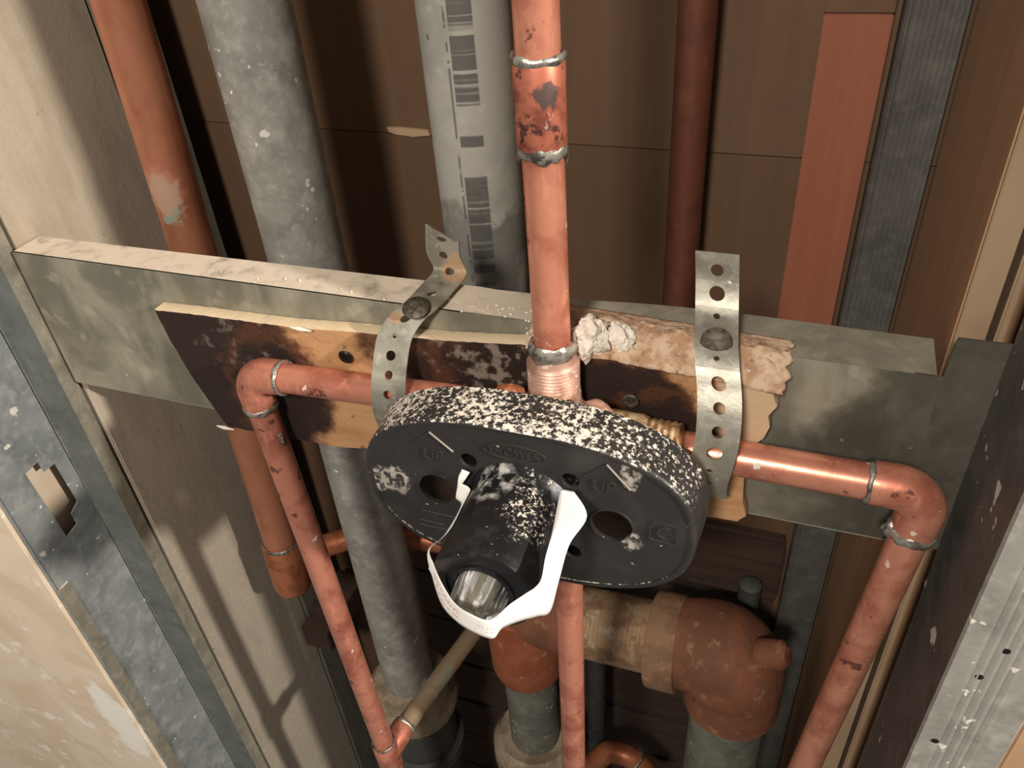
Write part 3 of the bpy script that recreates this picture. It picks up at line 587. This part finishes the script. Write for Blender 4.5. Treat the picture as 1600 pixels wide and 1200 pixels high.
s2 = [(at(1121, 394, Y=.033), X1), (at(1121, 440, Y=.0305), X1), (at(1120, 490, Y=.024), X1), (at(1119, 535, Y=.0115), X1), (at(1121, 575, Y=.0030), X1), (at(1124, 610, Y=-.002), X1), (at(1124, 650, Y=-.0075), X1), (at(1120, 692, Y=-.0115), X1), (at(1110, 730, Y=-.0125), X1), (at(1104, 752, Y=-.0095), X1), (at(1104, 772, Y=-.002), X1)]
t, BAND = strap('hanger_strap', 'perforated zinc strap standing straight up, screwed down over the right pipe', s2, .0178, pitch(.0075, .0100, (.0026, .0032, .0014, .0025, .0012, .0030, .0025)), 'strap')
p = at(1119, 536, Y=.0105)
build('screw_head', MB().lathe([(.0020, .001), (.0062, .0007), (.0066, -.0004), (.0050, -.0012), (.0024, -.0017), (.0004, -.0017)], p, V((0, .85, -.5)), 24), 'screw', BAND)

# ------------------------------------------------------------------ copper supply lines
PR = .00795
t = thing('copper_pipe', 'bright copper pipe turning down from the left side of the valve', 'pipe', (-.16, 0, -.46))
h0 = at(434, 589, Y=0); h1 = at(640, 613, Y=0); c = at(397, 586, Y=0) ; v0 = at(416, 660, Y=0); v1 = at(604, 1172, Y=0)
dirv = (v1 - v0).normalized(); c = V((v0.x, 0, h0.z + (v0.x - h0.x) * (h1.z - h0.z) / (h1.x - h0.x)))
build('tube', MB().tube([h0 + (c - h0) * .2, h1 + V((.03, 0, 0))], PR, 32), 'copper', t)
ap = arc(h0, c, v0, .0115, 12); e0, e1 = ap[0] + (h0 - c).normalized() * .0105, ap[-1] + dirv * .0105
ELB = build('elbow', MB().tube([e0] + ap + [e1], [.0093] + [.0096] * 13 + [.0093], 32), 'copper', t)
build('drop_tube', MB().tube([ap[-1], v1], PR, 32), 'copper', t)
solder_ring('solder_ring', e0, h0 - c, .0090, 'solder', ELB, .0013, .0005, 1)
solder_ring('solder_ring', e1, dirv, .0090, 'solder', ELB, .0014, .0008, 2, .002)
lump('flux_drip', e1 + dirv * .021 + V((.0078, -.002, 0)), .0016, .0016, .0045, 'solder_dull', 3, parent=t, sub=3)
bdir = (at(742, 985, Y=.125) - v1).normalized()
TEE = build('tee_body', MB().tube([v1 - dirv * .012, v1 - dirv * .01, v1 + dirv * .018, v1 + dirv * .02], [.0085, .0098, .0098, .0085], 28), 'copper', t)
build('tee_arm', MB().tube([v1 + dirv * .004, v1 + bdir * .022, v1 + bdir * .024], [.0098, .0098, .0088], 28), 'copper', t)
solder_ring('solder_ring', v1 - dirv * .012, dirv, .0088, 'solder_dull', TEE, .0014, .0005, 5)
solder_ring('solder_ring', v1 + bdir * .024, bdir, .0088, 'solder', TEE, .0018, .0005, 6)
build('branch_tube', MB().tube([v1 + bdir * .02, v1 + bdir * .17], .0079, 28), 'verdigris_pipe', t)
build('lower_tube', MB().tube([v1 + dirv * .015, v1 + dirv * .2], PR, 28), 'copper', t)
t = thing('copper_pipe', 'bright copper pipe turning down from the right side of the valve', 'pipe', (.14, 0, -.5))
h0 = at(1160, 717, Y=0); h1 = at(1372, 755, Y=0); v0 = at(1405, 870, Y=0); v1 = at(1256, 1200, Y=0); dirv = (v1 - v0).normalized()
hd = (h1 - h0).normalized(); c = h0 + hd * ((v0.x + .003 - h0.x) / hd.x); dirv = (v1 - c).normalized()
build('tube', MB().tube([h0 - hd * .05, c - hd * .012], PR, 32), 'copper_cold', t)
ap = arc(h0, c, v1, .0115, 12); e0, e1 = ap[0] - hd * .0105, ap[-1] + dirv * .0105
ELB = build('elbow', MB().tube([e0] + ap + [e1], [.0093] + [.0096] * 13 + [.0093], 32), 'copper_cold', t)
build('drop_tube', MB().tube([ap[-1], v1 + dirv * .25], PR, 32), 'copper_cold', t)
solder_ring('solder_ring', e0, hd, .0090, 'solder_dull', ELB, .0012, .0006, 11)
solder_ring('solder_ring', e1, dirv, .0091, 'solder', ELB, .0020, .001, 12, .002)
lump('solder_drip', e1 + V((-.0085, -.002, .001)), .003, .003, .0035, 'solder', 8, parent=t, sub=3)
p = at(1182, 729, Y=-.0082); lump('plaster_fleck', p, .0016, .0005, .0018, 'crumb', 1, parent=t, sub=2)
t = thing('copper_riser', 'copper riser pipe with a soldered coupling above the valve', 'pipe', (0, 0, -.055))
RX = -.0008
build('tube', MB().tube([(RX - .0008, 0, ZT), (RX - .0004, 0, .1), (RX, 0, -.034)], PR, 36), 'copper_riser', t)
zc0, zc1 = at(838, 92, Y=0).z, at(846, 226, Y=0).z
CPL = build('coupling', MB().lathe([(.0088, zc1 - .001), (.0093, zc1), (.00935, (zc0 + zc1) / 2), (.0094, zc0), (.0089, zc0 + .001)], (RX - .0004, 0, 0), (0, 0, 1), 36), 'copper_coupling', t)
solder_ring('solder_ring', (RX - .0004, 0, zc0 + .0008), (0, 0, 1), .0090, 'solder', CPL, .0016, .0006, 21)
solder_ring('solder_ring', (RX - .0004, 0, zc1 - .0012), (0, 0, 1), .0087, 'solder_dull', CPL, .0016, .001, 22, .006)
ad = build('threaded_adapter', MB().lathe([(.0120, -.060), (.0120, -.0525), (.0114, -.0505)] + [(.0112 + (.0005 if i % 2 else -.0003), -.050 + .0009 * i) for i in range(17)] + [(.0104, -.0345), (.0099, -.0325), (.0097, -.0285), (.0090, -.0265)], (RX, 0, 0), (0, 0, 1), 40), 'brass_dusty', t, smooth=25)
solder_ring('solder_ring', (RX, 0, -.0285), (0, 0, 1), .0093, 'solder', ad, .0024, .0014, 31, .005)
t = thing('copper_pipe', 'straight copper pipe dropping from below the black guard', 'pipe', (0, 0, -.5))
q0, q1 = at(889, 915, Y=0), at(897, 1195, Y=0)
build('tube', MB().tube([q0 + V((0, 0, .10)), q0, q1 + (q1 - q0).normalized() * .12], PR * .97, 32), 'copper', t)

# ------------------------------------------------------------------ valve body
GX, GZ = -.0022, -.0812
t = thing('shower_valve', 'brass shower valve body mostly hidden behind the black guard', 'valve', (GX, 0, -.12))
build('body', MB().lathe([(.018, .007), (.023, .006), (.024, -.015), (.020, -.022), (.016, -.040)], (GX, 0, GZ + .002), (0, 1, 0), 36), 'brass_dusty', t)
build('outlet', MB().tube([(RX, 0, GZ), (RX, 0, -.058)], .0125, 28), 'brass_dusty', t)
build('lower_outlet', MB().tube([(q0.x, -.004, GZ), (q0.x, -.001, GZ - .045)], .0105, 28), 'brass_dusty', t)
for s, nm, q_ in ((1, 'union_nut', 1.0), (-1, 'union_nut', .62)):
    n = 44; prof = []
    for k, (r, h) in enumerate(((.013, .018), (.0185, .019), (.0195, .022), (.0195, .042), (.0185, .045), (.0175, .0452), (.0172, .0565), (.015, .058), (.009, .0585))): prof.append((r, h))
    zc = -.0735
    mb = MB(); mb.lathe([(r * q_, h) for r, h in prof[:5]] + [((.0178 + (.0009 if i % 2 else 0)) * q_, .0455 + .0015 * i) for i in range(10)] + [(.0145 * q_, .0600), (.0085, .0605)], (GX, -.0115, zc), (s, 0, 0), 44)
    build(nm, mb, 'brass', t, smooth=25)
for px, py, rr, mt, sd in ((795, 607, .0058, 'copper_old', 1), (932, 632, .0052, 'brass_dusty', 4)):
    p = at(px, py, Y=-.014); lump('screw_lug', p + V((0, 0, -.004)), rr * 1.2, rr, rr, mt, sd, parent=t, amp=.2, sub=3)

# ------------------------------------------------------------------ black plaster guard
t = thing('plaster_guard', 'black oval plastic plaster guard on the valve, white dust along its top', 'guard', (GX, -.04, GZ))
def sup(a, b, n=2.55, N=96, cx=GX, cz=GZ):
    o = []
    for i in range(N):
        th = 2 * math.pi * i / N; c, s = math.cos(th), math.sin(th)
        o.append((cx + a * math.copysign(abs(c) ** (2 / n), c), cz + b * math.copysign(abs(s) ** (2 / n), s)))
    return o
A, B = .0738, .0437
YF, YBK = -.0470, -.0255
def ring(d, y): return [(x, y, z) for x, z in sup(A + d, B + d)]
mb = MB().rings([ring(-.0032, YF + .0015), ring(-.0030, YF + .0002), ring(-.0014, YF - .0002), ring(-.0003, YF + .0006), ring(0, YF + .002), ring(.0014, YBK), ring(-.0012, YBK), ring(-.0032, YF + .0035)], loop=True)
build('rim', mb, 'guard_rim', t, 50)
hl = [circ(GX + sx * .0393, GZ, .0087, 32) for sx in (-1, 1)] + [circ(GX + sx * .0222, GZ + sz * .0212, .0037, 20) for sx in (-1, 1) for sz in (-1, 1)]
FACE = plate('face', sup(A - .0026, B - .0026), hl, ((0, YF + .0016, 0), (1, 0, 0), (0, 0, 1)), .0020, 'guard_face', t, bevel=.0003)
for sx in (-1, 1):
    for sz in (-1, 1):
        build('screw_boss', MB().lathe([(.0037, 0), (.0037, .016), (.0048, .016), (.0048, 0)], (GX + sx * .0222, YF + .0018, GZ + sz * .0212), (0, 1, 0), 20, closed_ends=False), 'barrel', FACE)
    build('hole_lip', MB().lathe([(.0087, .001), (.0087, -.0003), (.0096, -.0003), (.0099, .0006)], (GX + sx * .0393, YF + .0006, GZ), (0, 1, 0), 32, closed_ends=False), 'guard_face', FACE)
u_, v_ = (1, 0, 0), (0, 0, 1)
yf = YF + .0006
text('letter_h', 'H', ((at(617, 750, Y=yf).x, yf - .0002, at(617, 750, Y=yf).z), u_, v_), .0098, .0006, 'emboss', FACE, .85)
def frame_box(name, cx, cz, wx, hz, mat, rc=.002):
    o = []
    for k, (sx, sz) in enumerate(((1, 1), (-1, 1), (-1, -1), (1, -1))):
        for i in range(5):
            th = math.pi / 2 * (k + i / 4); o.append((cx + sx * (wx - rc) + rc * math.cos(th), cz + sz * (hz - rc) + rc * math.sin(th)))
    inn = [(cx + (x - cx) * (1 - .0006 / wx), cz + (z - cz) * (1 - .0006 / hz)) for x, z in o]
    plate(name, o, [inn], ((0, yf - .0001, 0), u_, v_),   .0009, mat, FACE)
ph = at(617, 750, Y=yf); frame_box('letter_frame', ph.x, ph.z, .0058, .0056, 'emboss_pale')
pc = at(1037, 833, Y=yf); text('letter_c', 'C', ((pc.x, yf - .0002, pc.z), u_, v_), .0098, .0006, 'emboss', FACE, .9); frame_box('letter_frame', pc.x, pc.z, .0058, .0056, 'emboss')
for (cx, cy), (ax, ay), (lx, ly), (rx_, ry_) in (((678, 711), (670, 675), (643, 693), (708, 706)), ((944, 760), (948, 726), (911, 745), (985, 766))):
    p = at(cx, cy, Y=yf); text('up_lettering', 'UP', ((p.x, yf - .0002, p.z), u_, v_), .0082, .0005, 'emboss', FACE, 1.0)
    P0, P1, P2 = at(ax, ay, Y=yf - .0003), at(lx, ly, Y=yf - .0003), at(rx_, ry_, Y=yf - .0003)
    build('arrow_line', MB().tube([P1, P0], .0004, 6), 'emboss', FACE); build('arrow_line', MB().tube([P0, P2], .00042, 6), 'emboss_pale', FACE)
p = at(803, 707, Y=yf - .001)
plate('shower_panel', circ(p.x, p.z - .001, .0135, 40, .0042), [circ(p.x, p.z - .001, .0130, 40, .0038)], ((0, yf - .0003, 0), u_, v_), .0009, 'emboss', FACE)
text('shower_lettering', 'SHOWER', ((p.x, yf - .0003, p.z - .001), u_, v_), .0056, .0005, 'emboss', FACE, .95)
for i, (x, y, wd) in enumerate(((690, 803, .019), (676, 815, .013), (680, 823, .015))):
    q = at(x, y, Y=yf); build('moulded_line', MB().tube([(q.x - wd / 2, yf - .0001, q.z), (q.x + wd / 2, yf - .0001, q.z)], .0003, 6), 'emboss', FACE)
YN = -.0925
bar = build('barrel', MB().lathe([(.0248, YF + .0012), (.0238, YF - .0008), (.0222, YF - .003), (.0219, YF - .006), (.0216, YN + .0022), (.0211, YN + .0006), (.0200, YN), (.0152, YN - .0001), (.0149, YN + .0007), (.0132, YN + .0007), (.0130, YN - .0002), (.0112, YN - .0002), (.0110, YN + .012), (.0102, YN + .013)], (GX, 0, GZ), (0, 1, 0), 64), 'barrel', t, 35)
t = thing('valve_stem_cap', 'clear faceted plastic cap over a yellowed stem in the black barrel', 'cap', (GX, YN, GZ))
n = 14; mb = MB(); rings = []
for r, y in ((.0108, YN + .006), (.0108, YN - .001), (.0104, YN - .0065), (.0094, YN - .0115), (.0074, YN - .0130)):
    rings.append([(GX + (r * (1 if j % 2 else .93)) * math.cos(2 * math.pi * j / (2 * n)), y, GZ + (r * (1 if j % 2 else .93)) * math.sin(2 * math.pi * j / (2 * n))) for j in range(2 * n)])
inner_ = [[V((GX, p[1], GZ)) + (V(p) - V((GX, p[1], GZ))) * .86 + V((0, .0008 if k > 2 else 0, 0)) for p in rg] for k, rg in enumerate(rings)]
n2 = 2 * n; mb.rings(rings, closed_ends=False); mb.rings(list(reversed(inner_)), closed_ends=False)
mb.f.append(tuple(range(4 * n2, 5 * n2))); mb.f.append(tuple(range(5 * n2, 6 * n2)))
for j in range(n2): mb.f.append((j, (j + 1) % n2, 9 * n2 + (j + 1) % n2, 9 * n2 + j))
build('shell', mb, 'clear', t, smooth=0)
build('stem', MB().lathe([(.0050, YN + .010), (.0046, YN + .002), (.0052, YN + .0015), (.0052, YN - .0085), (.0030, YN - .0098)], (GX, 0, GZ), (0, 1, 0), 20), 'stem', t)

# ------------------------------------------------------------------ paper tag looped round the barrel
inner = [(722, 733, -.0500), (716, 752, -.0505), (735, 770, -.054), (700, 830, -.072), (672, 857, -.086), (676, 880, -.093), (690, 912, -.102), (708, 940, -.109), (730, 957, -.1145), (765, 969, -.1165), (797, 945, -.113), (822, 928, -.106), (838, 917, -.1005), (847, 903, -.096), (853, 870, -.086), (862, 835, -.075), (870, 795, -.062), (876, 764, -.0525)]
outer = [(734, 738, -.0500), (712, 776, -.0505), (720, 790, -.054), (694, 836, -.072), (668, 861, -.086), (676, 905, -.094), (690, 945, -.103), (712, 970, -.110), (738, 987, -.1155), (769, 998, -.1175), (785, 982, -.1145), (815, 970, -.107), (840, 963, -.101), (860, 955, -.0965), (874, 905, -.087), (890, 850, -.0765), (917, 806, -.0630), (897, 768, -.0525)]
def crs(L, k=6):
    o = []
    for i in range(len(L) - 1):
        a, b, c, d = L[max(i - 1, 0)], L[i], L[i + 1], L[min(i + 2, len(L) - 1)]
        for j in range(k):
            u = j / k; o.append(.5 * ((2 * b) + (c - a) * u + (2 * a - 5 * b + 4 * c - d) * u * u + (3 * b - a - 3 * c + d) * u ** 3))
    return o + [L[-1]]
I3 = crs([at(x, y, Y=Y) for x, y, Y in inner]); O3 = crs([at(x, y, Y=Y) for x, y, Y in outer]); K = len(I3); W = 6
mb = MB(); vs = [I3[i].lerp(O3[i], j / W) for i in range(K) for j in range(W + 1)]
fs = [(i * (W + 1) + j, i * (W + 1) + j + 1, (i + 1) * (W + 1) + j + 1, (i + 1) * (W + 1) + j) for i in range(K - 1) for j in range(W)]
mb.add(vs, fs)
# keep the hidden stretch of the paper outside the barrel's surface
for k, v in enumerate(mb.v):
    if YN < v.y < YF - .0005:
        d = V((v.x - GX, v.z - GZ)); L_ = d.length
        if L_ < .0226: d *= .0226 / max(L_, 1e-6); v.x, v.z = GX + d.x, GZ + d.y
o = build('paper_tag', mb, 'paper', smooth=60, origin=(GX, -.09, GZ - .025)); tag(o, 'white paper tag strip with faint red print looped round the black barrel', 'tag')
ul = o.data.uv_layers.new(name='UVMap')
for lp in o.data.loops: ul.data[lp.index].uv = (lp.vertex_index // (W + 1) / (K - 1), lp.vertex_index % (W + 1) / W)
md = o.modifiers.new('thick', 'SOLIDIFY'); md.thickness = .00025

for o in bpy.data.objects:
    if '_o' in o.keys(): del o['_o']
